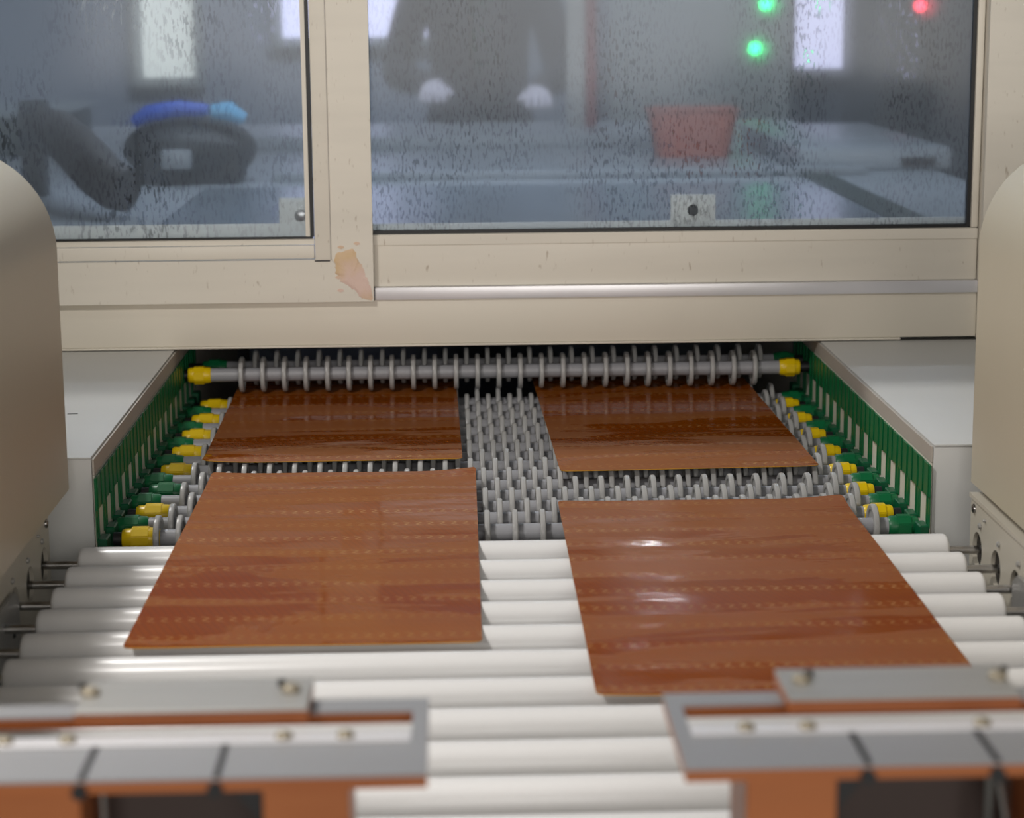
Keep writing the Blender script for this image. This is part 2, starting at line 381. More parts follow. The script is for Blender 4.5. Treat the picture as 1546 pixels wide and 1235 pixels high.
# ------------------------------------------------------------------ wheel shafts
RW, RR = .021, .0082
wheel_me = None
def wheel_proto():
    mb = MB()
    prof = [(-.0013, RR), (-.0013, .0150), (-.0024, .0158), (-.0027, .0175), (-.0026, .0198), (-.0018, .0207), (0, RW),
            (.0018, .0207), (.0026, .0198), (.0027, .0175), (.0024, .0158), (.0013, .0150), (.0013, RR)]
    mb.lathe(prof, seg=32); return mb
def hexring(x0, x1, r, n=6, ph=0):
    """coupling: polygonal nut with a rounded collar"""
    mb = MB(); s = 1 if x1 > x0 else -1; L = abs(x1-x0)
    nut = []
    pts = [(r*math.cos(2*PI*k/n+ph), r*math.sin(2*PI*k/n+ph)) for k in range(n)]
    mb.prism(pts, x0, x0+s*L*.58, 'x')
    return mb, s, L
def coupling(parent, x0, x1, colour, label):
    """x0 = wall side, x1 = rod side; axis through the parent's origin"""
    mb = MB(); s = 1 if x1 > x0 else -1; L = abs(x1-x0)
    R = .0108
    mb.lathe([(x0, .0082), (x0+s*.002, .0092), (x0+s*L*.30, .0092)], seg=20)
    n = 8
    a, b = x0+s*L*.24, x0+s*L*.72
    pts = lambda q: [(q*math.cos(2*PI*k/n+PI/8), q*math.sin(2*PI*k/n+PI/8)) for k in range(n)]
    t = MB().prism(pts(R*1.06), a, b, 'x')
    bmesh.ops.bevel(t.bm, geom=[e for e in t.bm.edges], offset=.0008, segments=2, affect='EDGES')
    mb._add(t.bm)
    mb.lathe([(b-s*.001, .0100), (x1-s*.002, .0096), (x1, .0084)], seg=20)
    o = mb.build('coupling', colour, parent)
    o['label'] = label
    return o
def wheel_shaft(name, label, loc, kind, wx, rod, lcol, rcol, xl, xr, stubs):
    t = thing(name, label, 'conveyor shaft', loc, 'wheel shafts of the sheet conveyor')
    MB().lathe([(rod[0], RR*.9), (rod[0]+.001, RR), (rod[1]-.001, RR), (rod[1], RR*.9)], seg=20).build('rod', GREYROD, t)
    cn = {id(YELLOW): 'yellow', id(GREEN): 'green'}
    coupling(t, xl[0], xl[1], lcol, '%s eight sided coupling on the left end' % cn[id(lcol)])
    coupling(t, xr[1], xr[0], rcol, '%s eight sided coupling on the right end' % cn[id(rcol)])
    MB().lathe([(stubs[0], .0062), (xl[0]+.003, .0062)], seg=14).build('axle_stub', BLACK, t)
    MB().lathe([(xr[1]-.003, .0062), (stubs[1], .0062)], seg=14).build('axle_stub', BLACK, t)
    global wheel0
    for i, x in enumerate(wx):
        if wheel0 is None:
            wheel0 = wheel_proto().build('wheel', GREYPL, t); wheel0.location = (x, 0, 0)
        else: linkcopy(wheel0, t, (x, 0, 0))
    return t
wheel0 = None
ordn = ['first', 'second', 'third', 'fourth', 'fifth', 'sixth', 'seventh', 'eighth', 'ninth', 'tenth', 'eleventh', 'twelfth', 'thirteenth', 'fourteenth', 'fifteenth', 'sixteenth', 'seventeenth']
WP = .025
for i in range(15):
    A = (i % 2 == 0)
    wx = [-.2445 + WP*k for k in range(26)] if A else [-.257 + WP*k for k in range(26)]
    if i == 0: wx = [-.2645] + wx
    if A:
        xl, xr, lc, rc = (-.2965, -.2625), (.3935, .4210), YELLOW, GREEN
        rod = (-.2640, .3950)
    else:
        xl, xr, lc, rc = (-.3080, -.2790), (.3800, .4070), GREEN, YELLOW
        rod = (-.2800, .3810)
    if i == 4: lc = GREEN
    if i == 6: lc = YELLOW
    lab = ('nearest' if i == 0 else ordn[i]) + ' grey wheel shaft behind the white rollers, %s coupling left, %s coupling right' % ('yellow' if lc is YELLOW else 'green', 'yellow' if rc is YELLOW else 'green')
    wheel_shaft('wheel_shaft', lab, (0, Y0+P*i, -RW), 'A', wx, rod, lc, rc, xl, xr, (-.3045, .4150) if A else (-.3110, .4150))
# press shafts above the sheets, under the beam
for i, (y, off, lc) in enumerate([(2.372, 0, YELLOW), (2.416, .0125, GREEN)]):
    wx = [-.2440+off + .0250*k for k in range(25)]
    wheel_shaft('press_shaft', ['grey press shaft with wheels and yellow couplings on top of the two rear sheets', 'rear press shaft with green couplings, mostly hidden behind the yellow coupled one'][i],
                (0, y, .0235), 'P', wx, (-.2860, .3900), lc, lc, (-.3065+i*.012, -.2800+i*.014), (.3860, .4105), (-.3150, .4255))

# ------------------------------------------------------------------ white rollers
ZR, RRO = -.0147, .0145
r_first = None
rl = ['white plastic roller next to the wheel conveyor, farthest from the camera']
rl += ['white plastic roller %s from the wheel conveyor' % ordn[k] for k in range(1, 15)]
for k in range(15):
    y = 1.687 - .06*k
    t = thing('conveyor_roller', rl[k], 'roller', (.053, y, ZR), 'white rollers of the front conveyor')
    if r_first is None:
        bevp = [(-.3690, .0058), (-.3690, .0095)] + [(-.3690+.0045*(1-math.cos(a)), .0100+.0045*math.sin(a)) for a in (0.3, .6, .9, 1.2, PI/2)]
        prof = bevp + [(-q[0], q[1]) for q in bevp[::-1]]
        rb = MB().lathe(prof, seg=48).build('roller_body', WHITEPL, t)
        rs = MB().lathe([(-.4150, .0036), (.4150, .0036)], seg=16).build('shaft', STEEL, t)
        rs['label'] = 'bare steel shaft'
        r_first = (rb, rs)
    else:
        for q in r_first: linkcopy(q, t, (0, 0, 0))

# ------------------------------------------------------------------ roller side frames with bearing holes
def side_frame(s, xf, label):
    f = thing('roller_stand', label, 'roller stand', (xf+s*.1, 1.25, -.12))
    mb = MB(); bm = mb.bm
    ztop, zbot, yend, ybeg = .030, -.12, 1.712, .78
    hr, n = .0152, 32
    zc = -.0145; hz0, hz1 = zc-.024, zc+.024
    ks = range(15)
    xa, xb = sorted((xf, xf+s*.0139))
    bars = [(ybeg, yend, zbot, hz0), (ybeg, yend, hz1, ztop)]
    lo = 1.687-.06*14-.0235; bars.append((ybeg, lo, hz0, hz1))
    for k in ks:
        yc = 1.687-.06*k; hy = .0235
        bars.append((yc+hy, yc+.06-hy if k else yend, hz0, hz1))
        inner, outer, deep = [], [], []
        for j in range(n):
            t = 2*PI*(j+.5)/n; c, sn = math.cos(t), math.sin(t)
            q = min(hy/abs(c), .024/abs(sn))
            inner.append(bm.verts.new((xf, yc+hr*c, zc+hr*sn))); deep.append(bm.verts.new((xf+s*.014, yc+hr*c, zc+hr*sn)))
            outer.append(bm.verts.new((xf, yc+q*c, zc+q*sn)))
        # square the corners
        for j in range(n):
            if n and abs(abs(math.cos(2*PI*(j+.5)/n))*.024-abs(math.sin(2*PI*(j+.5)/n))*hy) < .0035:
                v = outer[j]; v.co.y = yc+math.copysign(hy, v.co.y-yc); v.co.z = zc+math.copysign(.024, v.co.z-zc)
        for j in range(n):
            j2 = (j+1) % n
            bm.faces.new((inner[j], inner[j2], outer[j2], outer[j])); bm.faces.new((inner[j], deep[j], deep[j2], inner[j2]))
    xo = xf+s*.20
    for q in bars: mb.box(xa, xb, *q)
    part(mb, 'plate', FRAMEP, f, angle=30)
    part(box(*sorted((xf+s*.0141, xf+s*.195)), ybeg, yend-.001, zbot, ztop-.003), 'backing', DARKHOLE, f)
    part(box(*sorted((xf+s*.0141, xf+s*.2)), ybeg, yend, ztop-.0029, ztop), 'top_flange', FRAMEP, f)
    lip = sorted((xf-s*.0004, xf-s*.0018)); part(box(*lip, ybeg, yend, .0265, .0302), 'edge_lip', FRAMEP, f)
    m0 = None
    for k in ks:
        for (dy, z, r) in ((-.009, .0085, .0026),) + (((.013, .0185, .0042), (-.024, .0170, .0013)) if k == 0 else ()):
            sc = MB().lathe([(-s*.0002, r), (-s*.0016, r*.95), (-s*.0024, r*.6)], (xf, 1.687-.06*k+dy, z), 'x', 12)
            part(sc, 'bolt', STEEL if r > .003 else DSTEEL, f)
        b = MB().lathe([(s*.0035, .0150), (s*.0139, .0150)], (xf, 1.687-.06*k, zc), 'x', 20)
        b = part(b, 'bearing', DARKHOLE, f)
    return f
FL = side_frame(-1, -.3455, 'cream roller side frame with round bearing holes under the left cover')
FR = side_frame(1, .4478, 'cream roller side frame with round bearing holes under the right cover')
# flat guard plates standing against the frames
for s, x0, lab in ((-1, -.3450, 'grey guard plate against the left roller frame, below the left cover'), (1, .4473, 'grey guard plate against the right roller frame, below the right cover')):
    g = thing('guard_plate', lab, 'guard plate', (x0-s*.004, 1.3, -.12))
    a, b = sorted((x0-s*.0010, x0-s*.0040))
    part(MB().prism([(.80, -.119), (1.560, -.119), (1.560, -.006), (1.548, .002), (.80, .002)], a, b, 'x'), 'plate', DSTEEL, g)
    part(MB().lathe([(0, .0030), (-s*.0014, .0024)], (x0-s*.0040, 1.535, -.028), 'x', 12), 'screw', BLACK, g)

# ------------------------------------------------------------------ rounded beige covers
def cover(s, xi, yend, zb, ztop, label):
    c = thing('rounded_cover', label, 'cover', (xi+s*.15, 1.2, zb-.01))
    R = .088; pts = [(xi, zb)]
    for j in range(15):
        a = PI/2*j/14; pts.append((xi+s*(R-R*math.cos(a)), ztop-R+R*math.sin(a)))
    pts += [(xi+s*.26, ztop), (xi+s*.26, zb)]
    mb = MB().prism(pts, .72, yend, 'y')
    ends = [e for e in mb.bm.edges if abs(e.verts[0].co.y-yend) < 1e-6 and abs(e.verts[1].co.y-yend) < 1e-6]
    bmesh.ops.bevel(mb.bm, geom=ends, offset=.002, segments=2, affect='EDGES')
    part(mb, 'shell', COVER, c, angle=40)
    a, b = sorted((xi+s*.06, xi+s*.11))
    part(box(a, b, .80, yend-.05, .0302, zb), 'mounting_foot', FRAMEP, c)
cover(-1, -.3305, 1.735, .0400, .3350, 'large beige cover with rounded top along the left side')
cover(1, .4490, 1.722, .0375, .3290, 'large beige cover with rounded top along the right side')

# ------------------------------------------------------------------ copper coloured sheets
def sheet(label, x0, x1, y0, y1, rot, seed, curls=(0, 0, 0, 0), dents=()):
    bm = bmesh.new(); nx, ny = 48, 100
    cx, cy = (x0+x1)/2, (y0+y1)/2; W, H = x1-x0, y1-y0
    grid = []
    def hgt(u, v):
        x, y = cx+u*W, cy+v*H
        z = .0005*mnoise.noise(Vector((x*7+seed, y*15, seed))) + .00022*mnoise.noise(Vector((x*20, y*40+seed, seed*2)))
        for (a, b, amt) in ((-.5, -.5, curls[0]), (.5, -.5, curls[1]), (-.5, .5, curls[2]), (.5, .5, curls[3])):
            d = math.hypot((u-a)*W, (v-b)*H); z += amt*max(0, 1-d/.06)**2
        for (a, b, sl, wd) in dents:
            z += sl*(y-b)*math.exp(-((x-a)**2+(y-b)**2)/wd**2)
        return z
    hs = [[hgt(i/nx-.5, j/ny-.5) for i in range(nx+1)] for j in range(ny+1)]
    zmin = min(min(r) for r in hs)
    top, bot = [], []
    cr = .006
    for j in range(ny+1):
        rt_, rb_ = [], []
        for i in range(nx+1):
            u, v = (i/nx-.5)*W, (j/ny-.5)*H
            # clip the corners round
            du, dv = abs(u)-(W/2-cr), abs(v)-(H/2-cr)
            if du > 0 and dv > 0:
                d = math.hypot(du, dv)
                if d > cr: u = math.copysign(W/2-cr+du*cr/d, u); v = math.copysign(H/2-cr+dv*cr/d, v)
            z = hs[j][i]-zmin
            rt_.append(bm.verts.new((u, v, z+.0007))); rb_.append(bm.verts.new((u, v, z)))
        top.append(rt_); bot.append(rb_)
    for j in range(ny):
        for i in range(nx):
            bm.faces.new((top[j][i], top[j][i+1], top[j+1][i+1], top[j+1][i])); bm.faces.new((bot[j][i], bot[j+1][i], bot[j+1][i+1], bot[j][i+1]))
    rim = [(0, i, 0, i+1) for i in range(nx)] + [(ny, i+1, ny, i) for i in range(nx)] + [(j+1, 0, j, 0) for j in range(ny)] + [(j, nx, j+1, nx) for j in range(ny)]
    for a, b, c, d in rim:
        fa = bm.faces.new((top[a][b], bot[a][b], bot[c][d], top[c][d])); fa.material_index = 1
    bmesh.ops.recalc_face_normals(bm, faces=bm.faces[:])
    me = bpy.data.meshes.new('copper_sheet'); bm.to_mesh(me); bm.free()
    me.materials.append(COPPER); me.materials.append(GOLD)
    me.polygons.foreach_set('use_smooth', [True]*len(me.polygons)); me.set_sharp_from_angle(angle=math.radians(40))
    o = bpy.data.objects.new('copper_sheet', me); C.objects.link(o)
    o.location = (cx, cy, .0002); o.rotation_euler = (0, 0, rot)
    return tag(o, label, 'sheet', 'copper coloured circuit sheets on the conveyors')
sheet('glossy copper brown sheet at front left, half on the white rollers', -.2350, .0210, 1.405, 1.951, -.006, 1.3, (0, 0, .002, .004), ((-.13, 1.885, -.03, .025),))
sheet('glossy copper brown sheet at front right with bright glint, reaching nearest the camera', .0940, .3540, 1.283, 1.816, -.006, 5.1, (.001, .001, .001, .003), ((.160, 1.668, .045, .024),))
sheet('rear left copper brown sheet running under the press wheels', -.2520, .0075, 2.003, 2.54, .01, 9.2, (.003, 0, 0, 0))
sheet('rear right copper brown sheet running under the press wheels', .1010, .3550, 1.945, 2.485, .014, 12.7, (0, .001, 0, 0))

# ------------------------------------------------------------------ window wall of the machine
ef = thing('enclosure_frame', 'cream enclosure beam and posts holding the two steamed window sashes', 'machine frame', (.1, 2.34, .0615))
part(box(-.75, .6075, 2.330, 2.358, .0640, .1155, bev=.001), 'beam', BEAM, ef)
part(box(-.75, .520, 2.3285, 2.352, .0613, .0638, bev=.0008), 'beam_lip', BEAM, ef, label='thin cream bottom lip of the beam')
part(box(-.0855, .6075, 2.3265, 2.345, .1157, .1295, bev=.0006), 'sill_rail', ALUW, ef, label='bare whitish aluminium rail under the right window')
part(box(.6080, .80, 2.318, 2.358, .0615, .95, bev=.0015), 'post', CREAM, ef)
part(box(-.80, -.7505, 2.318, 2.358, .0615, .95, bev=.0015), 'post', CREAM, ef)
part(box(-.7504, .6079, 2.318, 2.358, .88, .95, bev=.0015), 'header', CREAM, ef)

part(box(-1.05, .95, 2.3585, 4.2, .93, .95), 'added_roof_panel', CREAM, ef)  # unseen roof added to block the rear lamp and darken the chamber

ls = thing('window_sash', 'left sliding cream window sash with pink putty on its lower corner', 'window sash', (-.4, 2.315, .1157))
yf, yb = 2.308, 2.3180
part(MB().prism([(-.1330, .1655), (-.0860, .1170), (-.0860, .875), (-.1330, .875)], yf, yb, 'y'), 'stile', CREAM, ls)
part(MB().prism([(-.70, .1170), (-.0862, .1170), (-.1332, .1653), (-.70, .1653)], yf, yb, 'y'), 'bottom_rail', CREAM, ls)
part(box(-.1510, -.1333, yf-.0012, yb-.004, .1650, .875, bev=.0010), 'glazing_bead', CREAM, ls)
part(box(-.70, -.1518, yf+.0006, yb-.004, .1665, .1815, bev=.0014), 'glazing_bead', CREAM, ls)
part(box(-.70, -.1518, yf+.004, yb-.003, .1820, .1885), 'inner_ledge', CREAM, ls)
part(box(-.70, -.1535, yf+.0025, yb-.003, .1888, .1912), 'gasket', BLACK, ls)
part(box(-.1560, -.1518, yf+.0025, yb-.003, .1912, .87), 'gasket', BLACK, ls)
part(box(-.1612, -.1562, yf+.0045, yb-.003, .1912, .87), 'inner_ledge', CREAM, ls, label='thin greenish cream edge beside the pane')
steam_front(part(box(-.70, -.1540, 2.3140, 2.3165, .1890, .872), 'glass_pane', GLASS_A, ls, label='steamed glass'))
part(box(-.70, -.1595, 2.3168, 2.3180, .1892, .2060), 'inner_ledge', TABW, ls, label='pale ledge behind the foot of the pane')
part(box(-.1515, -.1345, yf-.0008, yf-.0001, .1633, .1648), 'joint', BLACK, ls)
part(box(-.1340, -.1331, yf-.0016, yf-.0013, .1660, .875), 'joint', FLANGE, ls)
# putty patch: irregular raised smear across the mitred corner
def putty():
    base = [(-.1300, .1650), (-.1270, .1725), (-.1215, .1748), (-.1150, .1762), (-.1080, .1770), (-.1055, .1730), (-.1040, .1660), (-.0990, .1590), (-.0950, .1480), (-.0915, .1390), (-.0885, .1300), (-.0872, .1205), (-.0885, .1185),
           (-.0960, .1195), (-.1020, .1225), (-.1055, .1290), (-.1120, .1330), (-.1170, .1375), (-.1240, .1400), (-.1230, .1450), (-.1290, .1500), (-.1275, .1580)]
    out = []
    for k, (x, z) in enumerate(base):
        x2, z2 = base[(k+1) % len(base)]
        for t in (0, .25, .5, .75):
            a, b = x+(x2-x)*t, z+(z2-z)*t
            out.append((min(a+.0022*mnoise.noise(Vector((a*420, b*420, 1))), -.0868), max(b+.0022*mnoise.noise(Vector((a*420, b*420, 7))), .1178)))
    bm = bmesh.new(); c = Vector((-.1090, 0, .1475)); vs = []
    for q, (k, y) in enumerate(((1.0, yf-.00005), (.97, yf-.00035), (.6, yf-.0005), (.25, yf-.0004))):
        vs.append([bm.verts.new((c.x+(x-c.x)*k, y-.0003*mnoise.noise(Vector((x*300, q, z*300))), c.z+(z-c.z)*k)) for x, z in out])
    n = len(out)
    for a in range(3):
        for i in range(n): bm.faces.new((vs[a][i], vs[a][(i+1) % n], vs[a+1][(i+1) % n], vs[a+1][i]))
    bm.faces.new(vs[3]); mb = MB(); mb.bm.free(); mb.bm = bm; return mb
part(putty(), 'putty_patch', PUTTY, ls, label='smear of pink filler', angle=60)
for k, (x, z) in enumerate(((-.1235, .1300), (-.1255, .1450), (-.1220, .1790), (-.1040, .1830))):
    t = MB().prism([(x-.004, z), (x-.001, z+.0022), (x+.003, z+.0014), (x+.004, z-.0006), (x, z-.0020)], yf-.0006, yf-.00005, 'y'); part(t, 'putty_spot', PUTTY, ls)

k_ = 1.0056; ls.scale = (k_, 1, k_)
ls.location = (ls.location.x*k_, ls.location.y+.0115, .45-(.45-ls.location.z)*k_)

rs_ = thing('window_sash', 'right cream window sash set back behind the left one, black gasket', 'window sash', (.3, 2.34, .1297))
yf2, yb2 = 2.335, 2.352
part(box(-.135, .6070, yf2, yb2, .1297, .1895, bev=.0012), 'bottom_rail', CREAM, rs_)
part(box(-.135, .6070, yf2-.0012, yf2-.0001, .1770, .1893, bev=.0004, seg=1), 'glazing_bead', CREAM, rs_)
part(box(.5990, .6070, yf2, yb2, .1900, .875, bev=.0012), 'stile', CREAM, rs_)
part(box(-.135, .5985, yf2+.003, yb2-.003, .1897, .1935), 'gasket', BLACK, rs_)
part(box(.5945, .5985, yf2+.003, yb2-.003, .1935, .872), 'gasket', BLACK, rs_)
steam_front(part(box(-.135, .5944, 2.3420, 2.3455, .1936, .872), 'glass_pane', GLASS_B, rs_, label='steamed glass with drops and runs'))
part(box(-.135, .5944, 2.3470, 2.3520, .1936, .2005), 'inner_ledge', TABW, rs_, label='pale ledge behind the foot of the pane')
part(MB().lathe([(.1897, .0012), (.1900, .0012)], (.6058, yf2-.0005, 0), 'z', 8), 'screw', BLACK, rs_)

# white tabs behind the panes
for nm, x0, x1, z0, z1, y, xs, lab, sc in (('bracket_tab', .2543, .3060, .1965, .2300, 2.3462, .2800, 'white plastic tab with dark screw behind the right pane', BLACK),
                                     ('bracket_tab', -.1920, -.1575, .1950, .2330, 2.3285, -.1680, 'white plastic tab with pale screw behind the left pane', STEEL)):
    b = thing(nm, lab, 'bracket', ((x0+x1)/2, y+.005, z0))
    part(box(x0, x1, y, y+.007, z0, z1, bev=.001), 'plate', TABW, b)
    part(MB().lathe([(0, .0066), (-.0012, .0060), (-.002, .0030)], (xs, y, (z0+z1)/2-.001), 'y', 16), 'screw', sc, b)

# ------------------------------------------------------------------ inside the enclosure
dk = thing('tank_deck', 'white wet deck inside the machine behind the steamed windows', 'tank deck', (.2, 3.9, .06))
part(box(-1.0, .86, 2.375, 5.2, .120, .150, bev=.004), 'deck', WETW, dk)
part(box(-.40, .60, 2.45, 3.40, .1502, .1512), 'wet_tray', WATER, dk, label='shiny wet tray surface')
part(box(.605, .655, 2.62, 3.55, .1502, .1535), 'dark_channel', DARKSLOT, dk, label='dark grey green channel')
part(box(-.30, .72, 3.52, 3.56, .1502, .1640, bev=.003), 'cross_rail', WETW, dk)
part(box(-.45, .55, 4.28, 4.33, .1502, .1750, bev=.003), 'cross_rail', WETW, dk)
part(box(-.98, -.94, 2.4, 5.1, -.118, .1199), 'support', CABINET, dk); part(box(.80, .84, 2.4, 5.1, -.118, .1199), 'support', CABINET, dk)
sb = thing('storage_block', 'pale low block beside the pink basin behind the right pane', 'block', (.66, 3.85, .1502))
part(box(.52, .79, 3.62, 4.35, .1502, .1900, bev=.008), 'body', WETW, sb)
part(box(.70, .76, 3.617, 3.621, .156, .172), 'patch', BAKED, sb, label='small brown patch')
# pink basin
pb = thing('plastic_basin', 'pink plastic basin on the deck behind the right pane', 'basin', (.535, 4.02, .1902))
bm = MB(); pts0 = [(-.075, .055), (.075, .055)]
def ring(z, hw, hd): return [(hw*math.copysign(abs(math.cos(t))**.5, math.cos(t)), hd*math.copysign(abs(math.sin(t))**.5, math.sin(t)), z) for t in [2*PI*k/24 for k in range(24)]]
rings = [[bm.bm.verts.new(p) for p in ring(*q)] for q in ((0, .070, .050), (.088, .088, .064), (.090, .094, .070), (.092, .088, .064), (.006, .066, .046))]
for a in range(4):
    for k in range(24): bm.bm.faces.new((rings[a][k], rings[a][(k+1) % 24], rings[a+1][(k+1) % 24], rings[a+1][k]))
bm.bm.faces.new(rings[0]); bm.bm.faces.new(rings[4][::-1])
pbm = bm.build('bowl', PINK, pb); pb.location = (.475, 4.02, .1902 if False else .1502)
# move the basin clear of the block
sb.location.x += .10
# post with a red stripe
ps = thing('white_post', 'white upright post with red stripe behind the right pane', 'post', (.31, 5.0, .1502))
part(box(.288, .332, 4.98, 5.02, .1502, 1.3, bev=.003), 'column', WHITEP, ps)
part(box(.3325, .358, 4.985, 5.015, .1502, 1.3), 'stripe', REDM, ps, label='dark red side strip')
# control cabinet with lamps
cc = thing('control_cabinet', 'pale control cabinet with glowing indicator lamps behind the right pane', 'cabinet', (1.0, 6.0, -.9))
part(box(.46, .98, 5.9, 6.4, -.9, 1.5, bev=.01), 'body', CABINET, cc)
part(box(1.22, 1.62, 5.9, 6.4, -.9, 1.5, bev=.01), 'body', CHAR, cc, label='dark half of the cabinet')
def lamp(nm, x, z, m, lab, r=.013):
    t = MB().lathe([(0, r*1.25), (-.006, r*1.25), (-.008, r), (-.016, r*.8), (-.019, r*.35)], (x, 5.899, z), 'y', 16)
    o = part(t, nm, m, cc); o['label'] = lab
lamp('indicator_lamp', .905, .434, GLED, 'upper green lamp'); lamp('indicator_lamp', .876, .310, GLED, 'lower green lamp')
lamp('indicator_lamp', 1.345, .425, RLED, 'red lamp')
# dark pump with a blue cover behind the left pane
pu = thing('pump_unit', 'dark rounded pump with blue and pale blue cover behind the left pane', 'pump', (-.44, 3.55, .1502))
def blob(cx, cy, cz, rx, ry, rz, seg=20):
    b = MB(); bmesh.ops.create_uvsphere(b.bm, u_segments=seg, v_segments=12, radius=1)
    for v in b.bm.verts: v.co = Vector((cx+rx*v.co.x, cy+ry*v.co.y, max(.1503, cz+v.co.z*rz)))
    return b
mb = blob(-.44, 3.55, .205, .115, .10, .058); mb.box(-.53, -.35, 3.48, 3.62, .1502, .20, bev=.01); part(mb, 'body', CHAR, pu)
part(MB().tube([(-.525, 3.50, .255), (-.50, 3.49, .270), (-.45, 3.49, .277), (-.40, 3.49, .274)], [.010, .014, .014, .010]), 'blue_cover', BLUEP, pu, label='blue plastic cover')
part(MB().tube([(-.395, 3.49, .272), (-.365, 3.49, .272), (-.34, 3.49, .258)], [.012, .017, .010]), 'cover_tip', CYANP, pu, label='pale blue end of the cover')
part(box(-.475, -.425, 3.43, 3.449, .180, .212, bev=.006), 'name_plate', WETW, pu, label='blank pale plate')
hs_ = thing('flexible_hose', 'thick dark hose bending down left of the dark pump', 'hose', (-.6, 3.1, .1502))
part(MB().tube([(-.64, 3.3, .262), (-.60, 3.2, .258), (-.555, 3.1, .240), (-.51, 3.0, .214), (-.475, 2.95, .194), (-.455, 2.94, .190)], [.030, .034, .036, .036, .034, .032], 14), 'hose_body', CHAR2, hs_)
part(MB().lathe([(-.02, .040), (.02, .040)], (-.655, 3.31, .262), 'x', 18), 'collar', CHAR, hs_)
part(box(-.675, -.640, 3.29, 3.33, .1504, .262), 'stand', CHAR, hs_)
tk = thing('green_tank', 'dark green tank at the far left behind the left pane', 'tank', (-.98, 4.4, .1502))
part(box(-1.05, -.80, 4.2, 4.7, .1502, .225, bev=.012), 'body', DARKSLOT, tk)
part(box(-1.06, -.79, 4.19, 4.71, .2252, .235, bev=.003), 'rim', CABINET, tk)

# person behind the machine: one continuous skinned body, dark clothes, pale gloves
def person():
    p = thing('person', 'person in dark clothing with pale gloves standing behind the steamed right pane', 'person', (.09, 5.75, -.9))
    V = [(0, 0, .98), (0, 0, 1.12), (0, 0, 1.26), (0, 0, 1.38), (0, .01, 1.47), (0, -.02, 1.56),
         (-.17, .0, 1.37), (-.23, -.06, 1.15), (-.14, -.30, 1.135), (.17, .0, 1.37), (.23, -.06, 1.15), (.155, -.30, 1.12),
         (-.09, 0, .92), (-.10, 0, .50), (-.10, .02, .10), (-.10, -.10, .045), (.09, 0, .92), (.10, 0, .50), (.10, .02, .10), (.10, -.10, .045)]
    E = [(0, 1), (1, 2), (2, 3), (3, 4), (4, 5), (3, 6), (6, 7), (7, 8), (3, 9), (9, 10), (10, 11), (0, 12), (12, 13), (13, 14), (14, 15), (0, 16), (16, 17), (17, 18), (18, 19)]
    Rr = [(.15, .11), (.14, .10), (.15, .11), (.13, .09), (.055, .055), (.05, .05), (.065, .06), (.048, .048), (.034, .034), (.065, .06), (.048, .048), (.034, .034),
          (.085, .085), (.06, .06), (.042, .042), (.04, .03), (.085, .085), (.06, .06), (.042, .042), (.04, .03)]
    me = bpy.data.meshes.new('body'); me.from_pydata(V, E, []); o = bpy.data.objects.new('body', me); C.objects.link(o)
    m = o.modifiers.new('skin', 'SKIN'); o.modifiers.new('sub', 'SUBSURF').levels = 2; o.modifiers['sub'].render_levels = 2
    for i, q in enumerate(Rr): me.skin_vertices[0].data[i].radius = q
    me.skin_vertices[0].data[0].use_root = True
    me.materials.append(CLOTH); m.use_smooth_shade = True; o.parent = p
    # head
    b = MB(); bmesh.ops.create_uvsphere(b.bm, u_segments=20, v_segments=14, radius=1)
    for v in b.bm.verts:
        q = v.co.copy(); k = 1-.22*max(0, -q.z)
        v.co = Vector((q.x*.075*k, q.y*.098*k-.015+(-.012 if q.y < -.9 and abs(q.x) < .3 else 0), q.z*.118+1.655))
    HEADM = mat('skin', S(196, 150, 124), .5); b.build('head', HEADM, p)
    b = MB(); bmesh.ops.create_uvsphere(b.bm, u_segments=20, v_segments=14, radius=1)
    bmesh.ops.delete(b.bm, geom=[v for v in b.bm.verts if v.co.z < .15 and v.co.y < .25], context='VERTS')
    for v in b.bm.verts: v.co = Vector((v.co.x*.081, v.co.y*.105-.013, v.co.z*.124+1.662))
    b.build('hair', CHAR, p)
    for s, (x, y, z) in ((-1, (-.125, -.33, 1.135)), (1, (.145, -.33, 1.118))):
        hv = [(x+s*.008, y+.03, z), (x, y-.045, z-.01)]; he = [(0, 1)]; hr = [(.024, .018), (.036, .016)]
        for f, (dx, l) in enumerate(((-.026, .050), (-.009, .060), (.009, .056), (.025, .044))):
            a = len(hv); hv += [(x+dx, y-.060, z-.012), (x+dx*1.1, y-.060-l*.6, z-.022), (x+dx*1.1, y-.060-l, z-.042)]
            he += [(1, a), (a, a+1), (a+1, a+2)]; hr += [(.0095, .0095), (.0085, .0085), (.007, .007)]
        a = len(hv); hv += [(x-s*.036, y-.025, z-.012), (x-s*.048, y-.058, z-.026)]; he += [(0, a), (a, a+1)]; hr += [(.011, .011), (.0085, .0085)]
        gm = bpy.data.meshes.new('glove'); gm.from_pydata(hv, he, []); g = bpy.data.objects.new('glove', gm); C.objects.link(g)
        k = g.modifiers.new('skin', 'SKIN'); k.use_smooth_shade = True; g.modifiers.new('sub', 'SUBSURF').render_levels = 1
        for i, q in enumerate(hr): gm.skin_vertices[0].data[i].radius = q
        gm.skin_vertices[0].data[0].use_root = True
        gm.materials.append(SKIN); g.parent = p; g['label'] = 'pale gloved hand'
person()

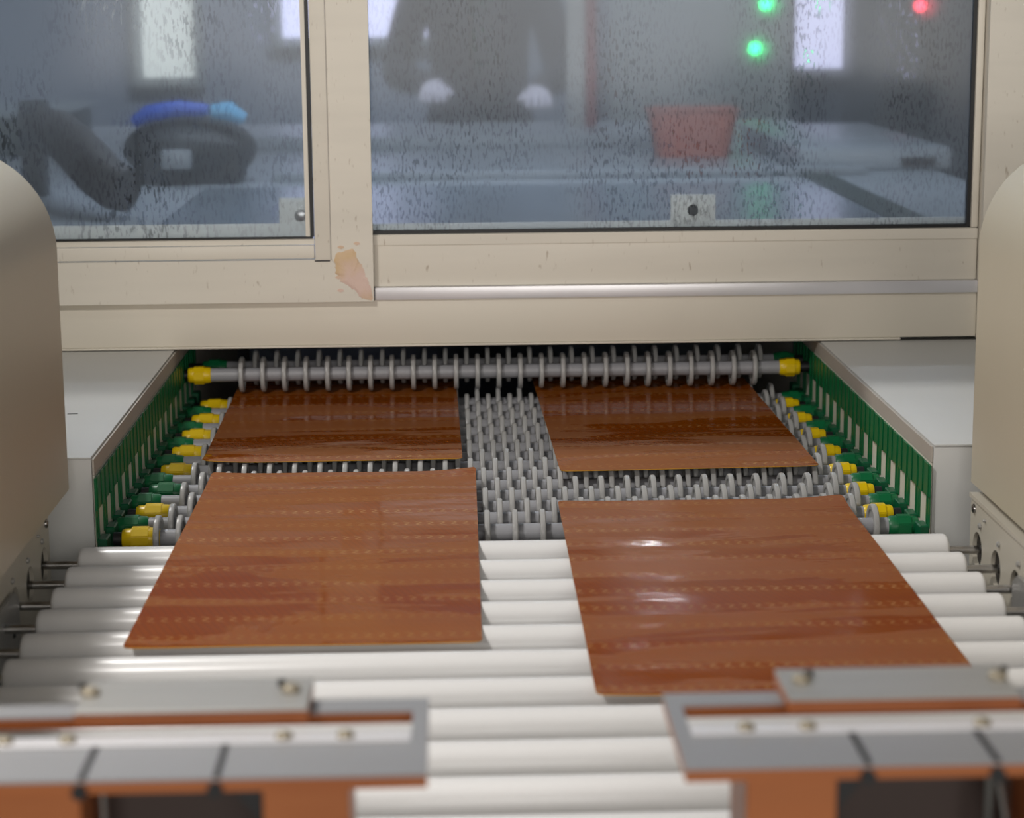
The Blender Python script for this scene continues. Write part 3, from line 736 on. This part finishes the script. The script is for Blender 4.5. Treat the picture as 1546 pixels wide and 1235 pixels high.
# ------------------------------------------------------------------ clamp fixtures in the foreground
def fixture(s, xin, label, bar, legs, grooves, screws, barscrews, rods):
    """s = -1 left / +1 right; xin = inner end"""
    f = thing('clamp_fixture', label, 'fixture', (xin+s*.13, .9, .0005))
    xo = xin + s*.275
    X = lambda a, b: sorted((a, b))
    zt = .120; yb0, yb1, ys0, ys1 = .8470, .9460, .8985, .9290
    xs = xin + s*.0075
    # bakelite body with slot
    part(box(*X(xin, xo), yb0, ys0, .1135, zt-.0012).box(*X(xin, xs), ys0, ys1, .1135, zt-.0012).box(*X(xin, xo), ys1, yb1, .1135, zt-.0012), 'body_frame', BAKE, f, label='orange brown board under the metal', smooth=False)
    part(box(*X(xin, xo), yb0, ys0, zt-.0012, zt).box(*X(xin, xs), ys0, ys1, zt-.0012, zt).box(*X(xin, xo), ys1, yb1, zt-.0012, zt), 'top_plate', ALU, f, smooth=False)
    part(box(*X(xs, xo), .8868, ys0-.0005, zt, zt+.0014, bev=.0004, seg=1), 'edge_strip', ALUW, f, label='light metal strip along the slot')
    b0, b1 = bar
    part(box(*X(b0, b1), .9130, .9560, zt+.0003, zt+.0062, bev=.0005, seg=1), 'clamp_block', BAKE, f, label='orange brown clamp block')
    part(box(*X(b0, b1), .9125, .9565, zt+.0062, zt+.0080, bev=.0005, seg=1), 'clamp_bar', DSTEEL, f, label='brushed steel clamp bar')
    for x in barscrews:
        part(MB().lathe([(0, .0045), (.0022, .0045), (.0034, .0030), (.0034, .0015)], (x, .9370, zt+.0080), 'z', 16), 'screw', SCREWM, f)
        part(MB().lathe([(0, .0020), (.0030, .0020)], (x+s*.0048, .9440, zt+.0080), 'z', 10), 'pin', BLACK, f)
    for x in screws:
        part(MB().lathe([(0, .0040), (.0015, .0040), (.0028, .0026), (.0030, .0010)], (x, .8915, zt+.0014), 'z', 16), 'screw', SCREWM, f)
    for x in grooves:
        part(box(x-.0014, x+.0014, yb0, .8865, zt, zt+.0007), 'joint_strip', BLACK, f, label='thin black joint strip')
        part(MB().lathe([(0, .0034), (-.0030, .0034)], (x-.0006, yb0, .1150), 'y', 12), 'knob', BLACK, f)
    for (a, b) in legs:
        part(box(*X(a, b), yb0+.0015, .9000, .0008, .1134, bev=.0006, seg=1), 'leg', BAKE, f)
    (a0, a1), = [sorted((legs[0][1] if s < 0 else legs[0][1], legs[1][0]))]
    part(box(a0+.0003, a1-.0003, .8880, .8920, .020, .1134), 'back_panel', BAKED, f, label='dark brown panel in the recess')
    xg = a1 if s < 0 else a0; d = 1 if s > 0 else -1
    part(MB().prism([(xg+d*.0003, .1132), (xg+d*.0140, .1132), (xg+d*.0003, .0960)], .852, .858, 'y'), 'gusset', BLACK, f)
    for (x, z0, z1, dx) in rods:
        part(MB().tube([(x, .870, z0), (x+dx, .870, z1)], .0022, 10), 'support_rod', STEEL, f, label='bright metal rod in the recess')
fixture(-1, -.0130, 'left clamp fixture of grey metal and orange board, with two black joint strips', (-.1775, -.0690), [(-.300, -.1640), (-.0850, -.0470)],
        (-.1630, -.1045), (-.0785, -.0505, -.1765, -.2050), (-.1735, -.0785), [(-.1580, .050, .112, 0)])
fixture(1, .1000, 'right clamp fixture of grey metal and orange board, in front of the nearest sheet', (.1560, .2660), [(.1270, .1670), (.2560, .3750)],
        (.1808, .2380), (.1330, .1613, .2420), (.1660, .2610), [(.2400, .050, .112, 0), (.2440, .108, .060, .010)])
